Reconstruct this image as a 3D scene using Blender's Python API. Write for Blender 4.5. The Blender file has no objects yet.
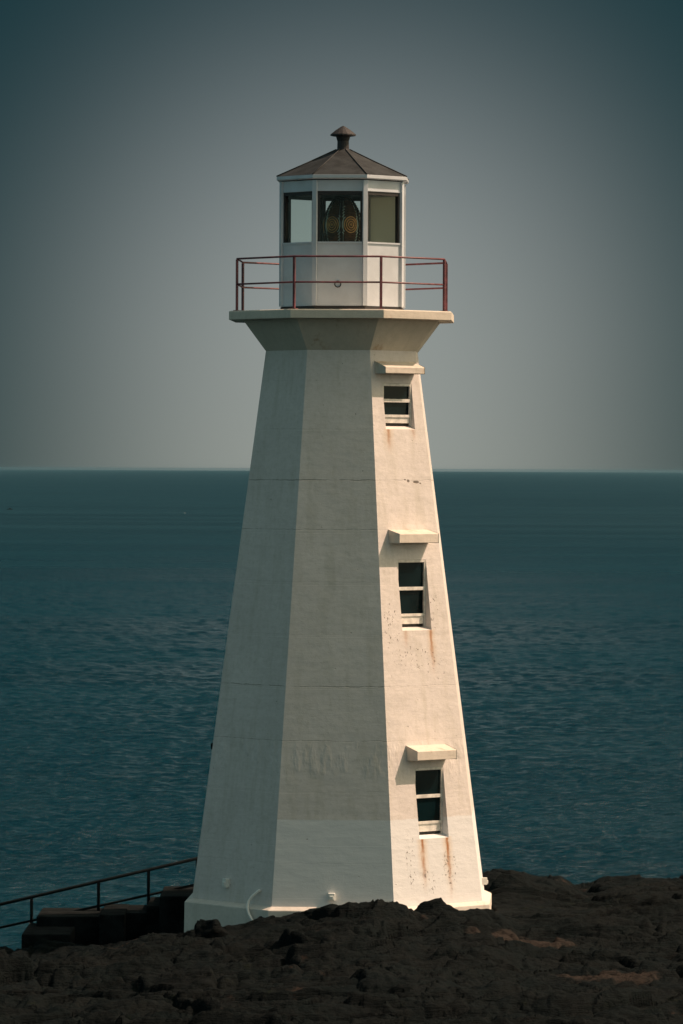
import bpy, math, random
import numpy as np
from mathutils import Vector, Matrix
random.seed(7)
R_ = math.radians
scene = bpy.context.scene
col = scene.collection
EYE, ROW = 7.143, 469.0          # eye height above the plinth ledge, photo row of eye level
A0 = -25.2                        # angle of the first front corner of the octagon
def P(theta, r, z):               # theta in degrees from the toward-camera direction, positive to the right
    t = R_(theta); return Vector((r*math.sin(t), -r*math.cos(t), z))

# ------------------------------------------------------------------ helpers
class MB:
    def __init__(s): s.v = []; s.f = []; s.uv = []; s.fid = []; s.sm = []
    def poly(s, pts, uv=None, fid=0, smooth=False):
        b = len(s.v); s.v += [tuple(p) for p in pts]; s.f.append(list(range(b, b+len(pts))))
        s.uv.append(uv or [(0, 0)]*len(pts)); s.fid.append(fid); s.sm.append(smooth)
    def box(s, c, ax, ay, az):    # centre and three half-axis vectors
        c = Vector(c); ax, ay, az = Vector(ax), Vector(ay), Vector(az)
        p = [c+i*ax+j*ay+k*az for k in (-1, 1) for j in (-1, 1) for i in (-1, 1)]
        if ax.cross(ay).dot(az) < 0: p = [c-i*ax+j*ay+k*az for k in (-1, 1) for j in (-1, 1) for i in (-1, 1)]
        for q in ((0,2,3,1),(4,5,7,6),(0,1,5,4),(2,6,7,3),(0,4,6,2),(1,3,7,5)): s.poly([p[i] for i in q])
    def tube(s, pts, r, n=8, caps=True, closed=False):
        pts = [Vector(p) for p in pts]; b = len(s.v); N = len(pts)
        rr = r if isinstance(r, (list, tuple)) else [r]*N
        up = None
        for i, p in enumerate(pts):
            if closed: d = pts[(i+1) % N]-pts[i-1]
            else: d = pts[min(i+1, N-1)]-pts[max(i-1, 0)]
            d.normalize()
            if up is None: up = Vector((0, 0, 1)) if abs(d.z) < .9 else Vector((1, 0, 0))
            u = d.cross(up)
            if u.length < 1e-4: u = d.orthogonal()
            u.normalize(); w = u.cross(d); up = w
            for k in range(n):
                a = 2*math.pi*k/n; q = p+rr[i]*(math.cos(a)*u+math.sin(a)*w); s.v.append(tuple(q))
        for i in range(N if closed else N-1):
            j = (i+1) % N
            for k in range(n):
                s.f.append([b+i*n+k, b+j*n+k, b+j*n+(k+1) % n, b+i*n+(k+1) % n]); s.uv.append([(0,0)]*4); s.fid.append(0); s.sm.append(True)
        if caps and not closed:
            s.f.append([b+k for k in range(n)]); s.uv.append([(0,0)]*n); s.fid.append(0); s.sm.append(False)
            s.f.append([b+(N-1)*n+k for k in range(n-1, -1, -1)]); s.uv.append([(0,0)]*n); s.fid.append(0); s.sm.append(False)
    def ring(s, prof, n=8, a0=A0, smooth=False, capb=True, capt=True):   # prism of revolution, n-gon, profile [(r, z)]
        for (r0, z0), (r1, z1) in zip(prof[:-1], prof[1:]):
            for k in range(n):
                t0, t1 = a0+360/n*k, a0+360/n*(k+1)
                w0, w1 = r0*math.sin(math.pi/n), r1*math.sin(math.pi/n)
                s.poly([P(t0, r0, z0), P(t1, r0, z0), P(t1, r1, z1), P(t0, r1, z1)],
                       [(-w0, z0), (w0, z0), (w1, z1), (-w1, z1)], k, smooth)
        if capt and prof[-1][0] > 0: s.poly([P(a0+360/n*k, *prof[-1]) for k in range(n)])
        if capb and prof[0][0] > 0: s.poly([P(a0-360/n*k, *prof[0]) for k in range(n)])
    def build(s, name, mat, parent=None, bevel=0, merge=False):
        me = bpy.data.meshes.new(name); me.from_pydata(s.v, [], s.f); me.update()
        uvl = me.uv_layers.new(name='UVMap')
        flat = [c for f in s.uv for p in f for c in p]; uvl.data.foreach_set('uv', flat)
        at = me.attributes.new('fid', 'FLOAT', 'FACE'); at.data.foreach_set('value', [float(x) for x in s.fid])
        me.polygons.foreach_set('use_smooth', s.sm)
        me.materials.append(mat)
        o = bpy.data.objects.new(name, me); col.objects.link(o)
        if parent: o.parent = parent
        if bevel:
            m = o.modifiers.new('w', 'WELD'); m.merge_threshold = .0005
            b = o.modifiers.new('b', 'BEVEL'); b.width = bevel; b.segments = 2; b.limit_method = 'ANGLE'; b.angle_limit = R_(25)
            b.harden_normals = False
        return o
def tag(o, label=None, cat=None, group=None, kind=None):
    if label: o['label'] = label
    if cat: o['category'] = cat
    if group: o['group'] = group
    if kind: o['kind'] = kind
    return o
def empty(name, loc=(0, 0, 0)):
    o = bpy.data.objects.new(name, None); col.objects.link(o); o.location = loc; o.empty_display_size = .3
    return o

# ------------------------------------------------------------------ materials
class N:
    def __init__(s, name):
        s.m = bpy.data.materials.new(name); s.m.use_nodes = True; s.t = s.m.node_tree; s.b = s.t.nodes['Principled BSDF']
    def n(s, ty, **kw):
        x = s.t.nodes.new('ShaderNode'+ty)
        for k, v in kw.items():
            if k in x.inputs.keys() if isinstance(k, str) else False: x.inputs[k].default_value = v
            else: setattr(x, k, v)
        return x
    def l(s, a, b): s.t.links.new(a, b)
    def math(s, op, a, b=None, clamp=False):
        x = s.t.nodes.new('ShaderNodeMath'); x.operation = op; x.use_clamp = clamp
        for i, q in enumerate((a, b)):
            if q is None: continue
            if isinstance(q, (int, float)): x.inputs[i].default_value = q
            else: s.l(q, x.inputs[i])
        return x.outputs[0]
    def step(s, v, a, b):         # smooth map a..b -> 0..1
        x = s.t.nodes.new('ShaderNodeMapRange'); x.interpolation_type = 'SMOOTHSTEP'
        s.l(v, x.inputs[0]); x.inputs[1].default_value = a; x.inputs[2].default_value = b
        return x.outputs[0]
    def mix(s, f, a, b, ty='MIX'):
        x = s.t.nodes.new('ShaderNodeMix'); x.data_type = 'RGBA'; x.blend_type = ty
        for i, q in ((0, f), (6, a), (7, b)):
            if isinstance(q, (int, float)): x.inputs[i].default_value = q
            elif isinstance(q, tuple): x.inputs[i].default_value = (*q, 1)
            else: s.l(q, x.inputs[i])
        return x.outputs[2]
    def noise(s, vec, scale, detail=4, rough=.55, sc=(1, 1, 1)):
        if sc != (1, 1, 1):
            m = s.t.nodes.new('ShaderNodeMapping'); m.inputs['Scale'].default_value = sc; s.l(vec, m.inputs[0]); vec = m.outputs[0]
        x = s.t.nodes.new('ShaderNodeTexNoise'); x.inputs['Scale'].default_value = scale
        x.inputs['Detail'].default_value = detail; x.inputs['Roughness'].default_value = rough
        s.l(vec, x.inputs['Vector']); return x.outputs['Fac']
    def bump(s, h, dist, strength=1, prev=None):
        x = s.t.nodes.new('ShaderNodeBump'); x.inputs['Distance'].default_value = dist; x.inputs['Strength'].default_value = strength
        s.l(h, x.inputs['Height'])
        if prev: s.l(prev, x.inputs['Normal'])
        return x.outputs[0]
def simple(name, c, rough=.6, metal=0, var=.15, scale=6, bump=.003, spec=.5):
    k = N(name); oc = k.n('TexCoord').outputs['Object']
    n1 = k.noise(oc, scale, 5); c2 = tuple(x*(1-var) for x in c); c1 = tuple(min(1, x*(1+var)) for x in c)
    k.l(k.mix(k.step(n1, .3, .7), c2, c1), k.b.inputs['Base Color'])
    k.b.inputs['Roughness'].default_value = rough; k.b.inputs['Metallic'].default_value = metal
    k.b.inputs['Specular IOR Level'].default_value = spec
    if bump: k.l(k.bump(k.noise(oc, scale*6, 4), bump), k.b.inputs['Normal'])
    return k.m

WIN = [(8.556, 7.80), (5.659, 4.503), (2.27, 1.12)]       # top and sill heights of the three windows
def painted_concrete(name, features=True, base=(.77, .71, .665)):
    k = N(name)
    uvn = k.n('UVMap'); sep = k.n('SeparateXYZ'); k.l(uvn.outputs[0], sep.inputs[0]); u, v = sep.outputs[0], sep.outputs[1]
    oc = k.n('TexCoord').outputs['Object']
    fid = k.n('Attribute', attribute_name='fid').outputs['Fac']
    so = k.n('SeparateXYZ'); k.l(oc, so.inputs[0]); z = k.math('SUBTRACT', so.outputs[2], .6)
    big = k.noise(oc, .9, 5, .6); fine = k.noise(oc, 14, 6, .65); streak = k.noise(oc, 5, 4, .6, (1.2, 1.2, .12))
    c = k.mix(k.step(big, .3, .72), tuple(x*.91 for x in base), base)
    c = k.mix(k.math('MULTIPLY', k.step(fine, .42, .75), .34), c, (.50, .46, .38))
    c = k.mix(k.math('MULTIPLY', k.step(streak, .45, .75), .34), c, (.50, .46, .37))
    nrm = k.bump(k.noise(oc, 55, 4, .6), .002)
    nrm = k.bump(k.noise(oc, 1.4, 4, .7, (.8, .8, 5)), .0045, 1, nrm)
    nrm = k.bump(k.noise(oc, 9, 5, .6), .004, 1, nrm)
    nrm = k.bump(k.noise(oc, 2.2, 3, .5, (1, 1, 2.2)), .012, 1, nrm)
    if features:
        # repainted lower band on two faces
        zw = k.math('ADD', z, k.math('MULTIPLY', k.math('SUBTRACT', k.noise(oc, 3, 2), .5), .05))
        band = k.math('MULTIPLY', k.step(zw, 1.47, 1.44), k.step(fid, 6.5, 6.4))
        c = k.mix(k.math('MULTIPLY', band, .85), c, (.78, .785, .78))
        # pour joints
        joints = None; depth = None
        for zj, st in ((6.96, 1.0), (6.15, .5), (5.3, .18), (4.44, .15), (3.6, .85), (2.72, .5), (1.9, .12), (.75, .15), (7.8, .2), (8.6, .15)):
            wob = k.math('ADD', z, k.math('MULTIPLY', k.math('SUBTRACT', k.noise(oc, 4, 3), .5), .05))
            d = k.math('ABSOLUTE', k.math('SUBTRACT', wob, zj))
            m = k.math('MULTIPLY', k.step(d, .011, .003), st)
            joints = m if joints is None else k.math('MAXIMUM', joints, m)
        jn = k.step(k.noise(oc, 3.5, 4, .7), .30, .58)
        joints = k.math('MULTIPLY', joints, jn); wf0 = k.math('MULTIPLY', k.step(fid, .6, .9), k.step(fid, 1.4, 1.1)); joints = k.math('MULTIPLY', joints, k.math('SUBTRACT', 1.0, k.math('MULTIPLY', wf0, .7)))
        c = k.mix(k.math('MULTIPLY', joints, .6), c, (.22, .20, .17))
        nrm = k.bump(k.math('SUBTRACT', 1.0, joints), .005, 1, nrm)
        # slight formwork offsets between pours
        saw = k.math('FRACT', k.math('DIVIDE', k.math('ADD', z, 1.5), .843))
        nrm = k.bump(saw, .004, .8, nrm)
        # trowel drips in one pour, front face
        dr = k.math('MULTIPLY', k.math('MULTIPLY', k.step(z, 2.0, 2.3), k.step(z, 2.75, 2.6)), k.step(k.noise(oc, 5, 3, .5, (1, 1, .4)), .45, .7))
        nrm = k.bump(dr, .012, .8, nrm)
        # window face: rust runs and peeled chips
        wf = k.math('MULTIPLY', k.step(fid, .6, .9), k.step(fid, 1.4, 1.1))
        wn = k.math('MULTIPLY', k.math('SUBTRACT', k.noise(oc, 6, 3), .5), .10)
        uu = k.math('ADD', u, wn)
        rust = None
        for u0, ztop, ln, w, st in ((-.25, 1.10, .95, .035, 1), (.31, 1.12, 1.15, .035, 1), (.33, 4.50, .85, .030, .8), (-.24, 4.50, .35, .03, .4),
                                    (-.25, 7.80, .45, .04, .7), (.31, 7.80, .25, .03, .35)):
            d = k.math('DIVIDE', k.math('ABSOLUTE', k.math('SUBTRACT', uu, u0)), w)
            a = k.step(d, 1.6, .1)
            b_ = k.math('MULTIPLY', k.step(z, ztop-ln, ztop-.05*ln), k.step(z, ztop+.03, ztop))
            hal_ = k.math('MULTIPLY', k.math('MULTIPLY', k.step(d, 4.5, .3), b_), st); halo = hal_ if rust is None else k.math('MAXIMUM', halo, hal_)
            m = k.math('MULTIPLY', k.math('MULTIPLY', a, b_), st); rust = m if rust is None else k.math('MAXIMUM', rust, m)
        rust = k.math('MULTIPLY', k.math('MULTIPLY', rust, wf), k.step(k.noise(oc, 12, 4, .6, (1, 1, .3)), .2, .5))
        halo = k.math('MULTIPLY', k.math('MULTIPLY', halo, wf), .45); c = k.mix(halo, c, (.62, .40, .18))
        c = k.mix(k.math('MULTIPLY', rust, .92), c, (.36, .13, .025))
        chips = None
        for u0, z0, ru, rz, th in ((-.52, .75, .13, .5, .59), (.33, .62, .16, .35, .57), (-.18, .42, .16, .22, .58), (0, .45, .5, .25, .65), (-.55, 4.55, .2, .4, .60), (-.1, 4.05, .5, .22, .60), (.45, 4.8, .14, .3, .60),
                                   (.35, 3.95, .3, .3, .63)):
            du = k.math('DIVIDE', k.math('SUBTRACT', u, u0), ru); dz = k.math('DIVIDE', k.math('SUBTRACT', z, z0), rz)
            d = k.math('ADD', k.math('MULTIPLY', du, du), k.math('MULTIPLY', dz, dz))
            m = k.math('MULTIPLY', k.step(d, 1.2, .5), k.step(k.noise(oc, 30, 4, .6, (1, 1, .7)), th+.02, th+.06)); chips = m if chips is None else k.math('MAXIMUM', chips, m)
        for u0, z0, ru, rz in ((.10, 6.95, .035, .022), (.27, 6.93, .06, .022), (.36, 6.91, .02, .012), (.02, 6.97, .02, .012)):
            du = k.math('DIVIDE', k.math('SUBTRACT', uu, u0), ru); dz = k.math('DIVIDE', k.math('SUBTRACT', z, z0), rz)
            d = k.math('ADD', k.math('MULTIPLY', du, du), k.math('MULTIPLY', dz, dz))
            chips = k.math('MAXIMUM', chips, k.step(d, 1.2, .6))
        chips = k.math('MULTIPLY', chips, wf)
        # sparse pits elsewhere
        pits = k.math('MULTIPLY', k.step(k.noise(oc, 16, 2, .4), .76, .80), .5)
        chips = k.math('MAXIMUM', chips, pits)
        c = k.mix(k.math('MULTIPLY', chips, .8), c, (.11, .085, .06))
        nrm = k.bump(k.math('SUBTRACT', 1.0, chips), .012, 1, nrm)
    else:
        r = k.step(k.noise(oc, 2.3, 5, .7, (1, 1, .5)), .58, .72)
        c = k.mix(k.math('MULTIPLY', r, .55), c, (.36, .19, .07))
    k.l(c, k.b.inputs['Base Color']); k.l(nrm, k.b.inputs['Normal'])
    k.b.inputs['Roughness'].default_value = .75; k.b.inputs['Specular IOR Level'].default_value = .25
    return k.m
M = {}
M['shaft'] = painted_concrete('painted_concrete')
M['trim'] = painted_concrete('painted_concrete_trim', False, (.70, .63, .53))
M['plinth'] = painted_concrete('painted_concrete_plinth', False, (.76, .70, .62))
M['hood'] = painted_concrete('painted_concrete_hood', False, (.76, .68, .58))
M['white'] = simple('white_enamel', (.58, .62, .66), .4, var=.07, scale=3, bump=.001)
M['frame'] = simple('window_paint', (.74, .70, .63), .55, var=.18, scale=9, bump=.002)
M['rail'] = simple('maroon_paint', (.15, .040, .048), .45, var=.35, scale=9, bump=.002)
M['roof'] = simple('roof_metal', (.032, .035, .036), .65, .1, var=.35, scale=5, bump=.004, spec=.25)
M['vent'] = simple('vent_metal', (.030, .027, .027), .6, .2, var=.3, scale=12, bump=.003)
M['black'] = simple('black_trim', (.025, .022, .022), .6, var=.2, bump=.001)
M['brass'] = simple('old_brass', (.80, .40, .15), .30, .8, var=.3, scale=20, bump=0)
M['bronze'] = simple('dark_bronze', (.030, .018, .012), .35, .7, var=.3, scale=20, bump=0)
M['cream'] = simple('cream_panel', (.50, .50, .38), .7, var=.06, scale=2, bump=.001)
M['galv'] = simple('dark_galvanised', (.005, .008, .009), .9, .0, var=.3, bump=.002, spec=.08)
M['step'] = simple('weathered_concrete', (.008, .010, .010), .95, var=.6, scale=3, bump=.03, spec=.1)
M['plastic'] = simple('pale_plastic', (.82, .82, .76), .5, var=.1, bump=0)
def frosted():
    k = N('frosted_panel'); k.b.inputs['Base Color'].default_value = (.66, .66, .57, 1); k.b.inputs['Roughness'].default_value = .6
    t = k.n('BsdfTranslucent'); t.inputs[0].default_value = (.58, .61, .53, 1); mx = k.n('MixShader'); mx.inputs[0].default_value = .30
    k.l(k.b.outputs[0], mx.inputs[1]); k.l(t.outputs[0], mx.inputs[2]); k.l(mx.outputs[0], k.t.nodes['Material Output'].inputs['Surface']); return k.m
M['cream'] = frosted()
def glass(name, col_, alpha, rough=.03):
    k = N(name); g = k.n('BsdfGlossy'); g.inputs['Roughness'].default_value = rough; t = k.n('BsdfTransparent'); t.inputs[0].default_value = (*col_, 1)
    lw = k.n('LayerWeight'); f_ = k.math('ADD', k.math('MULTIPLY', k.math('POWER', lw.outputs['Facing'], 4.5), .9), .012); mx = k.n('MixShader')
    lw.inputs[0].default_value = .5; k.l(k.math('ADD', f_, alpha), mx.inputs[0]); k.l(t.outputs[0], mx.inputs[1]); k.l(g.outputs[0], mx.inputs[2])
    k.l(mx.outputs[0], k.t.nodes['Material Output'].inputs['Surface']); return k.m
M['glass'] = glass('lantern_glass', (.95, .98, .96), .0)
M['pane'] = simple('dark_window_glass', (.003, .011, .013), .06, var=.3, scale=2, bump=0, spec=.12)
M['amber'] = simple('amber_lens_glass', (.17, .075, .028), .2, .6, var=.4, scale=14, bump=0)
M['skygap'] = simple('prism_edge_skygap', (.60, .66, .60), .15, var=.1, bump=0)  # pale colour paints the sky seen through gaps at the prism joints

# ------------------------------------------------------------------ lighthouse
RB, RT, ZB, ZT = 2.588, 1.342, .056, 9.103
def Rz(z): return RT+(RB-RT)*(ZT-z)/(ZT-ZB)
CA = math.cos(R_(22.5)); SA = math.sin(R_(22.5))
lh = empty('lighthouse', (0, 0, -.6))
tag(lh, 'white octagonal concrete lighthouse with three hooded windows, standing on dark rock above the sea', 'lighthouse')
lh_off = Vector((0, 0, .6))
_build = MB.build
def lbuild(mb, name, mat, parent=None, bevel=0):
    if parent is lh: mb.v = [(a, b, c+.6) for a, b, c in mb.v]      # root stands at the plinth's foot
    elif parent is not None: mb.v = [(a, b, c+.6) for a, b, c in mb.v]
    return _build(mb, name, mat, parent, bevel)

FC = A0+22.5+45                     # centre angle of the window face (face 1)
nrm_w = P(FC, 1, 0); tan_w = Vector((math.cos(R_(FC)), math.sin(R_(FC)), 0))
def F(u, z, d=0):                   # point on the window face: u along, height z, d outwards (horizontal)
    return nrm_w*(Rz(z)*CA+d)+tan_w*u+Vector((0, 0, z))
HL, HR = .30, .355
s = MB()
for k in range(8):
    if k == 1: continue
    zs = np.linspace(ZB, ZT, 13)
    for z0, z1 in zip(zs[:-1], zs[1:]):
        w0, w1 = Rz(z0)*SA, Rz(z1)*SA
        s.poly([P(A0+45*k, Rz(z0), z0), P(A0+45*k+45, Rz(z0), z0), P(A0+45*k+45, Rz(z1), z1), P(A0+45*k, Rz(z1), z1)],
               [(-w0, z0), (w0, z0), (w1, z1), (-w1, z1)], k)
def frow(za, zb, ua0, ua1, ub0, ub1):
    s.poly([F(ua0, za), F(ua1, za), F(ub1, zb), F(ub0, zb)], [(ua0, za), (ua1, za), (ub1, zb), (ub0, zb)], 1)
edges = [ZB]
for zt, zb in reversed(WIN): edges += [zb, zt]
edges.append(ZT)
for i in range(len(edges)-1):
    za, zb = edges[i], edges[i+1]; wa, wb = Rz(za)*SA, Rz(zb)*SA
    if i % 2 == 0: frow(za, zb, -wa, wa, -wb, wb)
    else:
        frow(za, zb, -wa, -HL, -wb, -HL); frow(za, zb, HR, wa, HR, wb)
        back = Rz(zb)*CA-.022        # the recess back is vertical
        def B(u, z): return nrm_w*back+tan_w*u+Vector((0, 0, z))
        s.poly([F(HR, za), B(HR, za), B(HR, zb), F(HR, zb)], [(9, 9)]*4, 3)
        s.poly([B(-HL, za), F(-HL, za), F(-HL, zb), B(-HL, zb)], [(9, 9)]*4, 3)
        s.poly([B(-HL, zb), F(-HL, zb), F(HR, zb), B(HR, zb)], [(9, 9)]*4, 3)
        s.poly([F(-HL, za), B(-HL, za+.05), B(HR, za+.05), F(HR, za)], [(9, 9)]*4, 3)
shaft = lbuild(s, 'tower_shaft', M['shaft'], lh)

p = MB(); p.ring([(2.74, -1.1), (2.72, -.0), (2.60, .052), (2.55, .060)], capt=False); lbuild(p, 'plinth', M['plinth'], lh, .012)
p = MB(); p.ring([(1.33, 9.09), (1.352, 9.10), (1.745, 9.599)], capt=False, capb=False); lbuild(p, 'corbel', M['trim'], lh)
p = MB(); p.ring([(1.2, 9.60), (1.992, 9.60), (1.992, 9.735), (1.975, 9.748)], capb=False); lbuild(p, 'gallery_deck', M['trim'], lh, .008)

# windows
for i, (zt, zb) in enumerate(WIN):
    back = Rz(zt)*CA-.022; H = zt-zb
    def W(u, z, d=0): return nrm_w*(back+d)+tan_w*u+Vector((0, 0, z))
    up = Vector((0, 0, 1))
    w = MB()
    def bar(u0, u1, z0, z1, d0=-.015, d1=.02):
        w.box(W((u0+u1)/2, (z0+z1)/2, (d0+d1)/2), tan_w*(u1-u0)/2, nrm_w*(d1-d0)/2, up*(z1-z0)/2)
    pb = zb+.05+(.16 if i else .13)+.06       # bottom of lower glass
    bar(-HL+.001, -HL+.04, zb+.05, zt-.003); bar(HR-.032, HR-.001, zb+.05, zt-.003)
    bar(-HL+.041, HR-.033, zt-.045, zt-.003)
    mid = pb+(zt-.045-pb)*.49
    bar(-HL+.041, HR-.033, mid-.028, mid+.028, -.015, .024)
    bar(-HL+.041, HR-.033, pb-.045, pb, -.015, .035)
    win = lbuild(w, 'window', M['frame'], lh, .003)
    if i == 0: pass
    g = MB(); g.box(W((HR-HL)/2, (pb+zt-.045)/2, -.020), tan_w*((HL+HR)/2-.02), nrm_w*.004, up*((zt-.045-pb)/2+.01)); lbuild(g, 'pane', M['pane'], win)
    q = MB(); q.box(W((HR-HL)/2, (pb-.045+zb+.10)/2, .006), tan_w*((HL+HR)/2-.045), nrm_w*.014, up*((pb-.045-zb-.10)/2-.002)); lbuild(q, 'lower_panel', M['frame'], win, .003)
    q = MB(); q.box(W((HR-HL)/2, zb+.07, -.015), tan_w*((HL+HR)/2-.02), nrm_w*.004, up*.05); lbuild(q, 'dark_gap', M['black'], win)  # black board stands in for the dark gap below the panel
# hoods
for zb, fh, bh in ((8.717, .10, .22), (5.939, .145, .225), (2.407, .145, .245)):
    h = MB(); L = .44; Pd = .25
    def Hh(u, z, d): return nrm_w*(Rz(zb)*CA+d)+tan_w*u+Vector((0, 0, z))
    di = -.08; 
    a = [Hh(-L, zb, di), Hh(-L, zb, Pd), Hh(-L, zb+fh, Pd), Hh(-L, zb+bh, di)]
    b = [Hh(L, zb, di), Hh(L, zb, Pd), Hh(L, zb+fh, Pd), Hh(L, zb+bh, di)]
    h.poly(a[::-1]); h.poly(b)
    for j in range(4): h.poly([a[j], b[j], b[(j+1) % 4], a[(j+1) % 4]][::1])
    o = lbuild(h, 'window_hood', M['hood'], lh, .006)

# guard rail round the gallery
RR = 1.853
g = MB()
for zr, rr in ((10.61, .016), (10.19, .015)):
    g.tube([P(A0+45*k, RR, zr) for k in range(8)], rr, 8, closed=True)
rail = lbuild(g, 'guard_rail', M['rail'], lh)
for k in range(8):
    q = MB(); q.box(P(A0+45*k, RR, 10.17), P(A0+45*k, .018, 0), P(A0+45*k+90, .018, 0), (0, 0, .428)); q.box(P(A0+45*k, RR, 9.755), P(A0+45*k, .05, 0), P(A0+45*k+90, .05, 0), (0, 0, .006))
    lbuild(q, 'post', M['rail'], rail)

# lantern room: octagonal, glazed, the back right side blanked off
RL = 1.080; ZF, ZS, ZG, ZW = 9.83, 10.885, 11.715, 11.90
q = MB()
BL = 3                                # face index 3 = back right
for k in range(8):
    t0, t1 = A0+45*k, A0+45*k+45
    def pan(z0, z1, r=RL, th=.03):
        a, b = P(t0, r, z0), P(t1, r, z0); c, d = P(t1, r, z1), P(t0, r, z1)
        ai, bi, ci, di = P(t0, r-th, z0), P(t1, r-th, z0), P(t1, r-th, z1), P(t0, r-th, z1)
        q.poly([a, b, c, d], None, k); q.poly([bi, ai, di, ci]); q.poly([d, c, ci, di]); q.poly([b, a, ai, bi])
    pan(ZF, ZS)
lan = lbuild(q, 'lantern_room', M['white'], lh)
q = MB()
for k in range(8):
    t0, t1 = A0+45*k, A0+45*k+45
    pan(ZG, ZW)
lbuild(q, 'head_band', M['white'], lan)
q = MB(); q.ring([(.2, ZF+.01), (RL-.035, ZF+.01)], capt=False, capb=False); lbuild(q, 'floor', M['black'], lan)
q = MB(); q.ring([(RL-.03, 9.75), (RL+.012, 9.75), (RL+.012, 9.822), (RL-.03, 9.826)], capb=False, capt=False); lbuild(q, 'base_flashing', M['black'], lan)
q = MB(); q.ring([(.05, ZW-.03), (RL-.04, ZW-.03)], capt=False, capb=False); lbuild(q, 'ceiling', M['black'], lan)
for k in range(8):
    t = A0+45*k; q = MB()
    q.box(P(t, RL-.005, (ZF+ZW)/2), P(t, .030, 0), P(t+90, .040, 0), (0, 0, (ZW-ZF)/2-.002)); lbuild(q, 'corner_post', M['white'], lan, .004)
    fc = t+22.5; ap = RL*CA; n_ = P(fc, 1, 0); tt = P(fc+90, 1, 0); hw = RL*SA-.045
    def FB(mb, u0, u1, z0, z1, d0, d1):
        mb.box(n_*(ap+(d0+d1)/2)+tt*(u0+u1)/2+Vector((0, 0, (z0+z1)/2)), tt*(u1-u0)/2, n_*(d1-d0)/2, Vector((0, 0, (z1-z0)/2)))
    if k == BL:
        q = MB(); FB(q, -hw, hw, ZS-.01, ZG+.01, -.028, -.006); lbuild(q, 'blank_panel', M['cream'], lan)
        continue
    q = MB(); FB(q, -hw, hw, ZS+.002, ZG-.002, -.045, -.040)
    lbuild(q, 'glass_pane', M['glass'], lan)
    q = MB()      # dark glazing bars inside the opening
    FB(q, -hw, -hw+.035, ZS, ZG, -.075, -.003); FB(q, hw-.035, hw, ZS, ZG, -.075, -.003)
    FB(q, -hw+.036, hw-.036, ZG-.055, ZG-.001, -.085, -.004)
    lbuild(q, 'glazing_bar', M['black'], lan)
    q = MB(); FB(q, -hw, hw, ZS-.028, ZS-.002, .001, .018); lbuild(q, 'sill', M['white'], lan)
    q = MB(); FB(q, -hw, hw, ZG+.004, ZG+.02, .001, .010); lbuild(q, 'head_trim', M['white'], lan)
    q = MB(); FB(q, -hw, -hw+.012, ZF+.01, ZS-.03, .001, .006); lbuild(q, 'seam_strip', M['white'], lan)
    q = MB(); FB(q, hw-.012, hw, ZF+.01, ZS-.03, .001, .006); lbuild(q, 'seam_strip', M['white'], lan)
# round air inlet on the front panel
fc = A0+22.5; q = MB(); n_ = P(fc, 1, 0); tt = P(fc+90, 1, 0); cc = n_*(RL*CA+.012)-tt*.03+Vector((0, 0, 10.185))
q.tube([cc+tt*.05*math.cos(a)+Vector((0, 0, .05*math.sin(a))) for a in np.linspace(0, 2*math.pi, 17)[:-1]], .009, 6, closed=True)
lbuild(q, 'air_inlet', M['vent'], lan)

# roof
q = MB(); q.ring([(1.09, 11.985), (1.165, 11.985), (.60, 12.235), (.16, 12.44), (.10, 12.47)], capb=False); roof = lbuild(q, 'roof', M['roof'], lh)
q = MB(); q.ring([(1.03, 11.915), (1.15, 11.915), (1.168, 11.93), (1.168, 11.978), (1.158, 11.986)], capb=False, capt=False); lbuild(q, 'fascia', M['white'], roof)
for k in range(8):
    t = A0+45*k; q = MB(); q.tube([P(t, 1.17, 11.99), P(t, .60, 12.242), P(t, .12, 12.462)], .011, 6); lbuild(q, 'ridge_seam', M['roof'], roof)
q = MB(); q.ring([(.13, 12.42), (.10, 12.47), (.096, 12.60), (.115, 12.66), (.12, 12.69)], 20, smooth=True, capb=False)
vent = lbuild(q, 'vent_neck', M['vent'], roof)
q = MB(); q.ring([(.03, 12.665), (.18, 12.685), (.213, 12.692), (.213, 12.715), (.12, 12.79), (.04, 12.842), (.0, 12.86)], 16, smooth=False, capb=False, capt=False); lbuild(q, 'vent_cap', M['vent'], roof)

# small fittings on the tower
def on_face(k, u, z, d=0):
    fc = A0+22.5+45*k; return P(fc, Rz(z)*CA+d, z)+P(fc+90, u, 0), P(fc, 1, 0), P(fc+90, 1, 0)
def px_u(px): return (px-341.5)/60
for k, u, z, sx, sz in ((0, -.02, .22, .055, .06), (7, -.14, .36, .045, .075), (2, .35, .26, .03, .06)):
    c, n_, tt = on_face(k, u, z, .04); q = MB(); q.box(c, tt*sx, n_*.045, (0, 0, sz)); q.box(c+n_*.05+Vector((0, 0, -sz*.2)), tt*sx*.6, n_*.012, (0, 0, sz*.5))
    lbuild(q, 'junction_box', M['plastic'], lh, .008)
c, n_, tt = on_face(6, .76, 2.55, .0); q = MB(); q.box(c, tt*.03, n_*.035, (0, 0, .05)); lbuild(q, 'wall_lamp', M['galv'], lh, .01)
# pale conduit curving out of the left face down into the rock
c, n_, tt = on_face(7, .60, .30, 0)
pts = []
for f in np.linspace(0, 1, 16):
    a = f*math.pi
    pts.append(c+n_*(.02+.20*math.sin(a*.62))+tt*(.09-.17*math.sin(a)+.20*f*f)+Vector((0, 0, -.62*f+.05*math.sin(a))))
q = MB(); q.tube(pts, .024, 8); lbuild(q, 'conduit', M['plastic'], lh)

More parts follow.
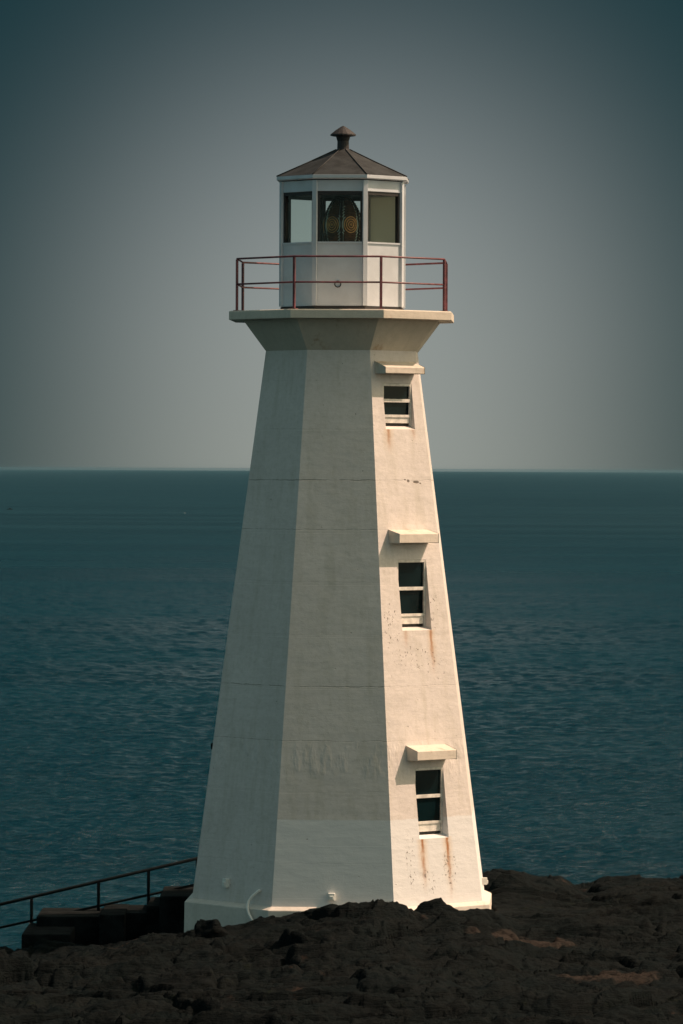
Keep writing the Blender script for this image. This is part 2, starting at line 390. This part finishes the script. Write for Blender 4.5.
# ------------------------------------------------------------------ the lens inside the lantern
lens = empty('lighthouse_lens', (0, 0, ZF+.012)); lo = ZF+.012
tag(lens, 'dark egg-shaped Fresnel lens with brass bullseye rings behind the front glass of the lantern', 'lens')
def nb(mb, name, mat, par, bevel=0):
    mb.v = [(a, b, c_-lo) for a, b, c_ in mb.v]; return _build(mb, name, mat, par, bevel)
Z0L, Z1L, ZC = 10.72, 11.67, 11.20
def rl(z):
    t = (z-ZC)/((Z1L-ZC) if z > ZC else (ZC-Z0L)); return .325*(1-.60*abs(t)**2.1 if t > 0 else 1-.42*abs(t)**2.2)
q = MB(); q.ring([(.26, lo), (.26, lo+.05), (.12, lo+.1), (.12, 10.6), (.24, 10.68), (.24, 10.72)], 20, smooth=False); nb(q, 'pedestal', M['bronze'], lens)
zs = np.linspace(Z0L, Z1L, 15)
q = MB()
for k in range(6):
    t = -4.5+60*k; q.tube([P(t, rl(z)+.006, z) for z in zs], .013, 6)
q.tube([P(a, rl(Z1L)+.005, Z1L) for a in range(0, 360, 15)], .018, 6, closed=True)
q.tube([P(a, rl(Z0L)+.005, Z0L) for a in range(0, 360, 15)], .018, 6, closed=True)
nb(q, 'lens_frame', M['bronze'], lens)
q = MB(); q.ring([(rl(z)-.07, z) for z in zs[::2]], 18, smooth=True); nb(q, 'lens_core', M['black'], lens)
for k in range(6):
    t0 = 25.5+60*k; rings_ = {'bull': MB(), 'prism': MB(), 'edge-': MB(), 'edge+': MB()}
    r = .012
    while r < .62:
        kind0 = 'bull' if r < .115 else 'prism'; cur = []; ck = None
        def flush():
            if len(cur) > 2: rings_[ck].tube(cur, .0085 if ck == 'bull' else .0085 if ck == 'prism' else .0075, 5)
        for a in np.linspace(0, 2*math.pi, 61):
            z = ZC+.0+r*math.sin(a)*1.15; dphi = math.degrees(r*math.cos(a)/.315)
            if not (Z0L+.01 < z < Z1L-.01 and abs(dphi) < 28.5):
                flush(); cur = []; ck = None; continue
            kd = kind0 if (kind0 == 'bull' or abs(dphi) < 20) else ('edge-' if dphi < 0 else 'edge+')
            pt = P(t0+dphi, rl(z)-.004, z)
            if kd != ck and cur:
                last = cur[-1]; flush(); cur = [last]
            ck = kd; cur.append(pt)
        flush()
        r += .034
    bk = rings_['prism']
    for z0, z1 in zip(zs[1:-2], zs[2:-1]):
        for d0 in range(-28, 28, 8): bk.poly([P(t0+d0, rl(z0)-.030, z0), P(t0+d0+8, rl(z0)-.030, z0), P(t0+d0+8, rl(z1)-.030, z1), P(t0+d0, rl(z1)-.030, z1)], None, 0, True)
    panel = nb(bk, 'prism_panel', M['amber'], lens)
    for sg in (-1, 1):
        e_ = rings_['edge+' if sg > 0 else 'edge-']; e_.tube([P(t0+24*sg, rl(z)-.004, z) for z in zs[1:-1]], .004, 5); nb(e_, 'prism_edge', M['skygap'], panel)
    nb(rings_['bull'], 'bullseye', M['brass'], panel)

# ------------------------------------------------------------------ rock headland
rng = np.random.default_rng(3)
PERM = rng.permutation(4096)
def hsh(ix, iy, s): return PERM[(PERM[(ix+s*57) & 4095]+iy) & 4095]/4096.0
def vn(x, y, s=0):
    ix = np.floor(x).astype(int); iy = np.floor(y).astype(int); fx = x-ix; fy = y-iy
    fx = fx*fx*fx*(fx*(fx*6-15)+10); fy = fy*fy*fy*(fy*(fy*6-15)+10)
    a = hsh(ix, iy, s); b = hsh(ix+1, iy, s); c_ = hsh(ix, iy+1, s); d = hsh(ix+1, iy+1, s)
    return (a*(1-fx)+b*fx)*(1-fy)+(c_*(1-fx)+d*fx)*fy
def fbm(x, y, o=5, s=0, g=.5):
    t = 0; am = 1; n = 0
    for i in range(o): t = t+am*vn(x*2**i, y*2**i, s+i*3); n += am; am *= g
    return t/n
def sst(a, b, x): t = np.clip((x-a)/(b-a), 0, 1); return t*t*(3-2*t)
def spaced(lo_, hi_, step, far_lo, far_hi, g=1.09):
    c = list(np.arange(lo_, hi_, step)); st = step
    while c[-1] < far_hi: st *= g; c.append(c[-1]+st)
    st = step
    while c[0] > far_lo: st *= g; c.insert(0, c[0]-st)
    return np.array(c)
xs = spaced(-7, 7, .038, -230, 230); ys = spaced(-17.5, 7, .038, -260, 160)
X, Y = np.meshgrid(xs, ys)
PXL = 341.5
def prof(xm, pts, dist):             # profile given as (photo column, row) at one real distance
    k = dist/4800; xx = [(a-PXL)*k for a, b in pts]; zz = [EYE-(b-ROW)*k for a, b in pts]
    return np.interp(xm, xx, zz)
front = prof(X, [(-200, 968), (0, 952), (60, 944), (120, 938), (160, 936), (185, 937), (215, 930), (245, 926), (262, 919), (300, 911), (340, 909), (380, 908), (405, 913), (420, 921), (445, 916), (480, 916), (520, 925), (900, 915)], 76.6)
backc = prof(X, [(-200, 985), (0, 972), (120, 955), (184, 945), (300, 930), (470, 905), (486, 880), (503, 875), (520, 876), (545, 881), (570, 886), (590, 892), (606, 887), (622, 884), (650, 882), (683, 885), (760, 875), (1100, 880)], 84)
r = np.hypot(X, Y)
wave = fbm(X*.5+2, Y*.35, 3, 11)
t = sst(-2.6, 3.6, Y)
base = front*(1-t)+(backc-.13)*t
fall = sst(-3.4, -16, Y)
base = base+(-.28-.02*X-base)*fall*.85
# folded, layered bedding running across the slope
warp = (fbm(X*.22, Y*.22, 3, 21)-.5)*3.2
s1 = Y*.9-X*.28+warp
bed = vn(s1*1.15, X*.16+3, 31); bed2 = vn(s1*3.3, X*.4, 37); bed3 = vn(s1*8.5, X*.9, 41)
def ledge(b): return np.where(b < .62, b/.62, (1-b)/.38)**1.0
rocky = .46*(ledge(bed)-.55)+.20*(ledge(bed2)-.5)+.08*(ledge(bed3)-.5)
blocks = .26*(fbm(X*.75, Y*.75, 5, 51, .55)-.5)+.055*(1-np.abs(2*fbm(X*2.6, Y*3.4, 4, 61)-1)*2)
def worley(x, y, s):
    ix = np.floor(x).astype(int); iy = np.floor(y).astype(int); f1 = np.full(x.shape, 9.); f2 = np.full(x.shape, 9.); hv = np.zeros(x.shape); tx = np.zeros(x.shape)
    for dx in (-1, 0, 1):
        for dy in (-1, 0, 1):
            cx, cy = ix+dx, iy+dy; px_ = cx+hsh(cx, cy, s); py_ = cy+hsh(cx, cy, s+1)
            d = np.hypot(px_-x, py_-y); nw = d < f1
            f2 = np.where(nw, f1, np.minimum(f2, d)); hv = np.where(nw, hsh(cx, cy, s+2)-.5+(x-px_)*(hsh(cx, cy, s+3)-.5)*1.1+(y-py_)*(hsh(cx, cy, s+4)-.3)*.9, hv); f1 = np.where(nw, d, f1)
    return hv, f2-f1
wx_ = X+1.2*(fbm(X*.6, Y*.6, 3, 201)-.5); s1w = s1+.8*(fbm(X*.9, Y*.9, 3, 207)-.5)
v1, c1 = worley(wx_*.42, s1w*1.0, 101); v2, c2 = worley(wx_*1.1+5, s1w*2.3, 131); v3, c3 = worley(wx_*3.2, s1w*5.5, 151)
facets = .30*v1+.16*v2+.055*v3-.12*sst(.07, 0, c1)-.07*sst(.09, 0, c2)-.025*sst(.12, 0, c3)
amp = .35+.65*sst(2.9, 4.6, np.hypot(X*.8, Y+.0))
amp = np.where(Y > 2.5, amp*.55, amp)
h = base-.10*(Y < 3)-.15*sst(-2.2, -4.0, X)-.07*sst(.2, -1.2, X)+(.65*rocky+.6*blocks+.72*facets)*amp
h += .05*(fbm(X*5, Y*5, 4, 71, .6)-.5)+.018*(fbm(X*14, Y*14, 3, 81, .6)-.5)
# the plinth sits in a levelled pocket
h = np.where(r < 2.6, np.minimum(h, -.35), h)
h = h+(np.minimum(h, -.18)-h)*sst(3.05, 2.75, r)*(X > 1.2)*(Y > -2.0)
# left, behind the walkway: the ground drops away
h -= sst(-2.0, -3.4, X)*sst(1.5, 3.4, Y)*.9
# landward slope rising to the viewpoint
ramp = np.clip((-20-Y)/60, 0, 1); h = h*(1-.5*np.clip(ramp*2, 0, 1))+6.1*ramp*(1-.15*(1-ramp))+np.clip((-80-Y)/100, 0, 1)*6*0
# cliffs to the sea
yedge = 6.5+1.2*np.sin(X*.25)+np.abs(X)*.04
h -= np.clip(Y-yedge, 0, None)*1.6*(.7+.6*fbm(X*.2, Y*.2, 4, 91))
h -= np.clip(np.abs(X)-30-6*np.sin(Y*.1), 0, None)*.9
h = np.maximum(h, -75)
ny, nx = X.shape
verts = np.stack([X.ravel(), Y.ravel(), h.ravel()], 1)
idx = np.arange(ny*nx).reshape(ny, nx)
quads = np.stack([idx[:-1, :-1].ravel(), idx[:-1, 1:].ravel(), idx[1:, 1:].ravel(), idx[1:, :-1].ravel()], 1)
me = bpy.data.meshes.new('rocky_ground')
me.vertices.add(len(verts)); me.vertices.foreach_set('co', verts.ravel())
me.loops.add(quads.size); me.loops.foreach_set('vertex_index', quads.ravel())
me.polygons.add(len(quads)); me.polygons.foreach_set('loop_start', np.arange(0, quads.size, 4)); me.polygons.foreach_set('loop_total', np.full(len(quads), 4))
me.update(calc_edges=True); me.validate(); me.polygons.foreach_set('use_smooth', np.ones(len(quads), bool))
ground = bpy.data.objects.new('rocky_ground', me); col.objects.link(ground); ground['kind'] = 'structure'
def hz(x, y):
    i = min(max(np.searchsorted(ys, y), 0), ny-1); j = min(max(np.searchsorted(xs, x), 0), nx-1); return float(h[i, j])

def rock_mat(name, pale=True):
    k = N(name); oc = k.n('TexCoord').outputs['Object']
    a = k.noise(oc, 1.3, 6, .6); b = k.noise(oc, 7, 6, .7); st = k.noise(oc, 2.0, 5, .6, (.5, 1.6, 4.5))
    c = k.mix(k.step(a, .35, .65), (.0020, .0056, .0062), (.0040, .0062, .0064))  # near-black tones carry vignette darkening besides the rock's own colour
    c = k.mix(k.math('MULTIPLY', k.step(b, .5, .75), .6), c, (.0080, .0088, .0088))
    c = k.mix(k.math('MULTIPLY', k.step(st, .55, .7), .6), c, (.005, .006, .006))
    if pale:
        d = k.noise(oc, .8, 5, .65, (1, .8, 1)); c = k.mix(k.math('MULTIPLY', k.step(d, .66, .72), .7), c, (.050, .034, .026))
        so3 = k.n('SeparateXYZ'); k.l(oc, so3.inputs[0])
        for bx_, by_, rx_, ry_ in ((-.20, -6.2, .75, .75), (2.75, -6.6, 1.0, .8), (3.9, -10.2, .9, 1.0)):
            ex = k.math('DIVIDE', k.math('SUBTRACT', so3.outputs[0], bx_), rx_); ey = k.math('DIVIDE', k.math('SUBTRACT', so3.outputs[1], by_), ry_)
            ee = k.math('ADD', k.math('ADD', k.math('MULTIPLY', ex, ex), k.math('MULTIPLY', ey, ey)), k.math('MULTIPLY', k.math('SUBTRACT', k.noise(oc, 2.5, 5, .7), .5), 2.4))
            c = k.mix(k.math('MULTIPLY', k.step(ee, 1.0, .3), .75), c, (.040, .030, .024))
        l_ = k.noise(oc, 1.8, 5, .7); c = k.mix(k.math('MULTIPLY', k.step(l_, .62, .72), .5), c, (.012, .017, .009))
    k.l(c, k.b.inputs['Base Color']); k.b.inputs['Roughness'].default_value = .8; k.b.inputs['Specular IOR Level'].default_value = .08
    nr = k.bump(k.noise(oc, 6, 8, .7), .07); nr = k.bump(k.noise(oc, 3, 6, .65, (.4, 1, 3.5)), .09, .9, nr); nr = k.bump(k.noise(oc, 40, 4, .7), .008, 1, nr)
    k.l(nr, k.b.inputs['Normal']); return k.m
me.materials.append(rock_mat('dark_rock'))
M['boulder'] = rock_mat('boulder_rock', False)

def boulder(px, row, dist, sx, sy, sz, seed, label, rot=0, lean=0, group=None):
    k = dist/4800; x = (px-PXL)*k; top = EYE-(row-ROW)*k; y = dist-80
    rn = random.Random(seed); n, mrow = 40, 26; V = []; Fc = []
    cuts = []
    for _ in range(9):
        d = Vector((rn.uniform(-1, 1), rn.uniform(-1, 1), rn.uniform(-.3, 1))).normalized(); cuts.append((d, rn.uniform(.62, .88)))
    from mathutils import noise as mn
    for j in range(mrow+1):
        th = math.pi*j/mrow
        for i in range(n):
            ph = 2*math.pi*i/n; v = Vector((math.sin(th)*math.cos(ph), math.sin(th)*math.sin(ph), math.cos(th)))
            for d, q_ in cuts:
                e = v.dot(d)
                if e > q_: v = v*(q_/e)*.96+v*.04
            f = 1+.16*mn.fractal(v*2+Vector((seed, 0, 0)), 1, 2, 5)
            v = v*f; V.append((v.x*sx+lean*v.z*sx, v.y*sy, v.z*sz))
    for j in range(mrow):
        for i in range(n): Fc.append((j*n+i, (j+1)*n+i, (j+1)*n+(i+1) % n, j*n+(i+1) % n))
    mx = max(v[2] for v in V)
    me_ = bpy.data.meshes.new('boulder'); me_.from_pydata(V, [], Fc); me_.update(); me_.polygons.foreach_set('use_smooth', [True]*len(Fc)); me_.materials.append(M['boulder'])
    o = bpy.data.objects.new('boulder', me_); col.objects.link(o); o.location = (x, y, top-mx); o.rotation_euler.z = rot
    tag(o, label, 'boulder', group); return o
G = 'boulders lying round the foot of the lighthouse'
boulder(442, 897.5, 76.4, .50, .42, .42, 5, 'pointed dark boulder standing alone before the sunlit right side of the plinth', 0, .1, G)
boulder(395, 905.5, 76.4, .42, .4, .22, 9, 'smooth rounded dark boulder under the right end of the front face of the tower', .3, 0, G)
boulder(338, 904, 76.3, .95, .5, .30, 12, 'long low dark boulder hiding the middle of the plinth front', .1, 0, G)
boulder(478, 908, 76.6, .42, .35, .22, 21, 'low dark boulder below the right corner of the plinth', .5, 0, G)
boulder(213, 919.5, 76.9, .30, .25, .26, 33, 'small reddish brown boulder against the shaded left side of the plinth', 0, 0, G)
boulder(512, 873.5, 83.6, .62, .5, .42, 40, 'large rounded dark boulder on the skyline right behind the plinth', .2, 0, G)

# ------------------------------------------------------------------ steps and handrail left of the tower
def wp(px, row, dist): k = dist/4800; return Vector(((px-PXL)*k, dist-80, EYE-(row-ROW)*k))
st = empty('concrete_steps', (-4.2, 1.3, -1.3)); tag(st, 'dark weathered concrete steps and landings climbing to the left side of the lighthouse', 'steps')
for px0, px1, row, d0, d1 in ((23, 72, 936, 79.6, 81.6), (38, 103, 918, 81.0, 82.6), (101, 126, 916, 80.6, 82.6), (124, 150, 914, 81.2, 82.7), (148, 164, 907, 81.0, 82.7), (161, 205, 897.5, 80.7, 82.7)):
    a, b = wp(px0, row, d0), wp(px1, row, d0); q = MB(); zt = a.z
    c = Vector(((a.x+b.x)/2, (d0+d1)/2-80, (zt-1.6)/2)); q.box(c-st.location, ((b.x-a.x)/2, 0, 0), (0, (d1-d0)/2, 0), (0, 0, (zt+1.6)/2))
    q.build('step', M['step'], st, .02)
hr = empty('handrail', (-5.2, 2.1, -1.0)); tag(hr, 'dark metal handrail sloping down to the left beside the concrete steps', 'handrail')
for r0, r1, nm in ((906.6, 858.5, 'top_rail'), (929.8, 884.5, 'lower_rail')):
    q = MB(); a, b = wp(0, r0, 82.1), wp(202, r1, 82.1); d = (a-b)
    q.tube([b-hr.location, a-hr.location, a+d*.6-hr.location], .028 if nm[0] == 't' else .022, 8); q.build(nm, M['galv'], hr)
for px, rt in ((-35, 915), (33, 898.5), (100, 882.7), (150, 871), (199, 860)):
    a = wp(px, rt, 82.1); q = MB(); q.tube([a-hr.location, Vector((a.x, a.y, a.z-1.0))-hr.location], .027, 8); q.build('post', M['galv'], hr)

# ------------------------------------------------------------------ sea
SEA = EYE-65
k = N('sea_water'); oc = k.n('TexCoord').outputs['Object']
n1 = k.noise(oc, .30, 7, .65, (.42, 1, 1)); n2 = k.noise(oc, .022, 4, .6, (.35, 1, 1)); n3 = k.noise(oc, .0030, 4, .6, (.25, 1, 1)); n4 = k.noise(oc, .8, 4, .6, (.6, 1, 1))
hh = k.math('ADD', k.math('MULTIPLY', n1, 1.5), k.math('MULTIPLY', n2, 5.0)); hh = k.math('ADD', hh, k.math('MULTIPLY', n4, .25))
k.l(k.bump(hh, 1.3, 1), k.b.inputs['Normal'])
c = k.mix(k.step(n3, .35, .65), (.0018, .028, .044), (.0028, .036, .055))
k.l(c, k.b.inputs['Base Color']); ln_ = k.n('VectorMath', operation='LENGTH'); k.l(oc, ln_.inputs[0])
rg_ = k.math('ADD', k.math('MULTIPLY', k.step(ln_.outputs['Value'], 900, 6000), .26), .14); k.l(k.math('ADD', rg_, k.math('MULTIPLY', k.step(n3, .35, .65), .06)), k.b.inputs['Roughness']); k.b.inputs['IOR'].default_value = 1.33
radii = [2, 150, 350, 480]
while radii[-1] < 6000: radii.append(radii[-1]+max(.9, radii[-1]**2/312000*.75))
nf = len(radii); radii += [8000, 12000, 20000, 35000, 60000, 100000, 150000]
ang = list(np.arange(-5.6, 5.6, .028)); stp = .028
while ang[-1] < 180-4: stp = min(stp*1.12, 3); ang.append(ang[-1]+stp); ang.insert(0, ang[0]-stp)
ang = np.radians(np.array([a for a in ang if -180 < a < 180])); radii = np.array(radii)
RA, AN = np.meshgrid(radii, ang, indexing='ij')
sx, sy = RA*np.sin(AN), RA*np.cos(AN)
wz = np.zeros_like(sx); rg = random.Random(11)
for wl, am, dr_ in ((46, .42, .25), (31, .30, -.2), (22, .24, .5), (16, .17, .05), (11, .12, -.45), (8, .09, .3), (6, .07, -.1), (27, .25, .7), (13, .13, .8)):
    kx, ky = math.sin(dr_)*2*math.pi/wl, math.cos(dr_)*2*math.pi/wl
    wx = 9*(fbm(sx/90+wl, sy/90, 2, wl)-.5)+3*(fbm(sx/25+wl, sy/25, 2, wl+5)-.5)
    env = .25+1.5*fbm(sx/(wl*3.5)+wl*7, sy/(wl*2.2), 2, wl+9)**1.5
    vis = np.clip((wl/2.5)/(RA**2/312000*.75+1e-3)-.2, 0, 1)
    sn_ = np.sin(kx*sx+ky*sy+wx+rg.uniform(0, 6)); wz += am*(1.7 if wl < 9 else 1.1 if wl < 14 else .55)*env*vis*(1-np.abs(sn_))*1.3
wz += .95*(fbm(sx/4.2, sy/2.6, 3, 7)-.5)*np.clip(3500/RA-.4, 0, 1)
wz *= np.clip((6000-RA)/2500, 0, 1)*np.clip((RA-400)/80, 0, 1)
sv_ = np.stack([sx.ravel(), sy.ravel(), wz.ravel()], 1); nr_, na_ = sx.shape
ix_ = np.arange(nr_*na_).reshape(nr_, na_); nxt = np.roll(ix_, -1, axis=1)
qd = np.stack([ix_[:-1].ravel(), nxt[:-1].ravel(), nxt[1:].ravel(), ix_[1:].ravel()], 1)[:, ::-1]
ms = bpy.data.meshes.new('sea'); ms.vertices.add(len(sv_)); ms.vertices.foreach_set('co', sv_.ravel())
ms.loops.add(qd.size); ms.loops.foreach_set('vertex_index', qd.ravel())
ms.polygons.add(len(qd)); ms.polygons.foreach_set('loop_start', np.arange(0, qd.size, 4)); ms.polygons.foreach_set('loop_total', np.full(len(qd), 4))
ms.update(calc_edges=True); ms.polygons.foreach_set('use_smooth', np.ones(len(qd), bool)); ms.materials.append(k.m)
if ms.polygons[len(qd)//2].normal.z < 0: ms.flip_normals()
sea = bpy.data.objects.new('sea', ms); col.objects.link(sea); sea.location.z = SEA; sea['kind'] = 'structure'

def boat(px, row, length, hullc, cabc, label, rot):
    d = 65*4800/(row-ROW); b = empty('fishing_boat', ((px-PXL)*d/4800, d-80, SEA)); b.rotation_euler.z = rot
    tag(b, label, 'boat', 'boats far out on the sea')
    L = length/2; w = length*.16; hgt = length*.13; q = MB()
    secs = [(-L, w*.75, w*.6, hgt*.95), (-L*.4, w, w*.7, hgt*.85), (L*.3, w*.95, w*.55, hgt*.95), (L*.75, w*.5, w*.2, hgt*1.2), (L, .03, .02, hgt*1.5)]
    for (x0, a0, b0, h0), (x1, a1, b1, h1) in zip(secs[:-1], secs[1:]):
        for sgn in (1, -1):
            q.poly([(x0, sgn*b0, -.3), (x1, sgn*b1, -.3), (x1, sgn*a1, h1), (x0, sgn*a0, h0)])
        q.poly([(x0, -a0*.97, h0*.8), (x1, -a1*.97, h1*.8), (x1, a1*.97, h1*.8), (x0, a0*.97, h0*.8)])
    x0, a0, b0, h0 = secs[0]; q.poly([(x0, -b0, -.3), (x0, b0, -.3), (x0, a0, h0), (x0, -a0, h0)])
    q.build('hull', hullc, b)
    q = MB(); q.box((L*.15, 0, hgt*1.35), (L*.28, 0, 0), (0, w*.55, 0), (0, 0, hgt*.65)); q.box((L*.15, 0, hgt*2.05), (L*.33, 0, 0), (0, w*.62, 0), (0, 0, hgt*.06)); q.build('cabin', cabc, b, .03)
    q = MB(); q.tube([(-L*.2, 0, hgt*.8), (-L*.2, 0, hgt*3.4)], .07); q.build('mast', M['galv'], b)
    return b
dk = simple('dark_hull_paint', (.012, .016, .018), .5); wt = simple('white_hull_paint', (.8, .8, .78), .5)
boat(9.5, 511, 8.5, dk, dk, 'tiny dark fishing boat far out on the sea at the far left', .15)
boat(184.5, 514, 3.6, wt, wt, 'tiny white boat far out on the sea, nearer the tower', 2.6)

# ------------------------------------------------------------------ haze
q = MB(); q.box((0, 0, (SEA-1.5+14.5)/2), (152000, 0, 0), (0, 152000, 0), (0, 0, (14.5-SEA+1.5)/2))
km = bpy.data.materials.new('sea_haze'); km.use_nodes = True; nt = km.node_tree
nt.nodes.remove(nt.nodes['Principled BSDF']); vol = nt.nodes.new('ShaderNodeVolumePrincipled')
vol.inputs['Color'].default_value = (.42, .76, .92, 1); vol.inputs['Density'].default_value = .65e-5; vol.inputs['Anisotropy'].default_value = .7
nt.links.new(vol.outputs[0], nt.nodes['Material Output'].inputs['Volume'])
hz_o = q.build('haze', km); hz_o['kind'] = 'stuff'

# ------------------------------------------------------------------ sky and sun
SAZ, SEL = 96, 50
world = bpy.data.worlds.new('World'); scene.world = world; world.use_nodes = True; wt_ = world.node_tree
k = N.__new__(N); k.t = wt_; k.m = None; k.b = None
bg = wt_.nodes['Background']
sky = wt_.nodes.new('ShaderNodeTexSky'); sky.sky_type = 'NISHITA'; sky.sun_disc = False; sky.sun_elevation = R_(SEL); sky.sun_rotation = R_(180-SAZ)
sky.altitude = 70; sky.air_density = 1.0; sky.dust_density = 2.5; sky.ozone_density = 1.5
sv = k.n('VectorMath', operation='MULTIPLY_ADD'); k.l(k.n('TexCoord').outputs['Generated'], sv.inputs[0]); sv.inputs[1].default_value = (1, 1, .85); sv.inputs[2].default_value = (0, 0, .15)
sn = k.n('VectorMath', operation='NORMALIZE'); k.l(sv.outputs[0], sn.inputs[0]); k.l(sn.outputs[0], sky.inputs[0])
# bright spot tinted into the sky, with vignette-like darkening above and sideways
gen = k.n('TexCoord').outputs['Generated']; sp = k.n('SeparateXYZ'); k.l(gen, sp.inputs[0])
az = k.math('ARCTAN2', sp.outputs[0], sp.outputs[1]); el = k.math('ARCSINE', sp.outputs[2])
da = k.math('DIVIDE', k.math('SUBTRACT', az, R_(.1)), R_(3.5)); de = k.math('DIVIDE', k.math('SUBTRACT', k.math('MAXIMUM', el, R_(1.2)), R_(1.2)), R_(3.7))
rr = k.math('ADD', k.math('MULTIPLY', da, da), k.math('MULTIPLY', de, de))
gl = k.math('EXPONENT', k.math('MULTIPLY', k.math('POWER', rr, 1.2), -1.0))
front_ = k.step(sp.outputs[1], 0, .3); gl = k.math('MULTIPLY', gl, front_)
SKYLOW = (.034, .112, .098); SKYHI = (1.10, .88, .64); SKYLAND = (.98, 1.05, .68); SKYSUN = (1.75, 1.45, .85)  # land and sun side tints raised to fill the shaded walls
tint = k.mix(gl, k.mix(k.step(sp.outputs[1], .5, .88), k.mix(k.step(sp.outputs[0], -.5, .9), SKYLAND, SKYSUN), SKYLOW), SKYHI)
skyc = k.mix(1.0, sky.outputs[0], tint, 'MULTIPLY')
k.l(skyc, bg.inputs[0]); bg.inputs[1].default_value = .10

sl = bpy.data.lights.new('sun', 'SUN'); sl.energy = 4.7; sl.angle = R_(.53); sl.color = (1, .71, .55)
so_ = bpy.data.objects.new('sun', sl); col.objects.link(so_)
sd = Vector((math.sin(R_(SAZ))*math.cos(R_(SEL)), -math.cos(R_(SAZ))*math.cos(R_(SEL)), math.sin(R_(SEL))))
so_.rotation_euler = sd.to_track_quat('Z', 'Y').to_euler(); so_.location = sd*60

# ------------------------------------------------------------------ camera
cam = bpy.data.cameras.new('camera'); co = bpy.data.objects.new('camera', cam); col.objects.link(co); scene.camera = co
cam.sensor_fit = 'VERTICAL'; cam.sensor_height = 36; cam.sensor_width = 24; cam.lens = 4800/1024*36; cam.clip_start = .5; cam.clip_end = 400000
co.location = (0, -80, EYE)
pitch = math.atan((512-ROW)/4800)
co.matrix_world = Matrix.Translation(co.location) @ Matrix.Rotation(R_(90)-pitch, 4, 'X') @ Matrix.Rotation(R_(.25), 4, 'Z')
scene.view_settings.view_transform = 'Standard'; scene.view_settings.look = 'None'; scene.view_settings.exposure = 0; scene.view_settings.gamma = 1
scene.render.engine = 'CYCLES'
scene.cycles.max_bounces = 6; scene.cycles.volume_bounces = 1; scene.cycles.transparent_max_bounces = 16
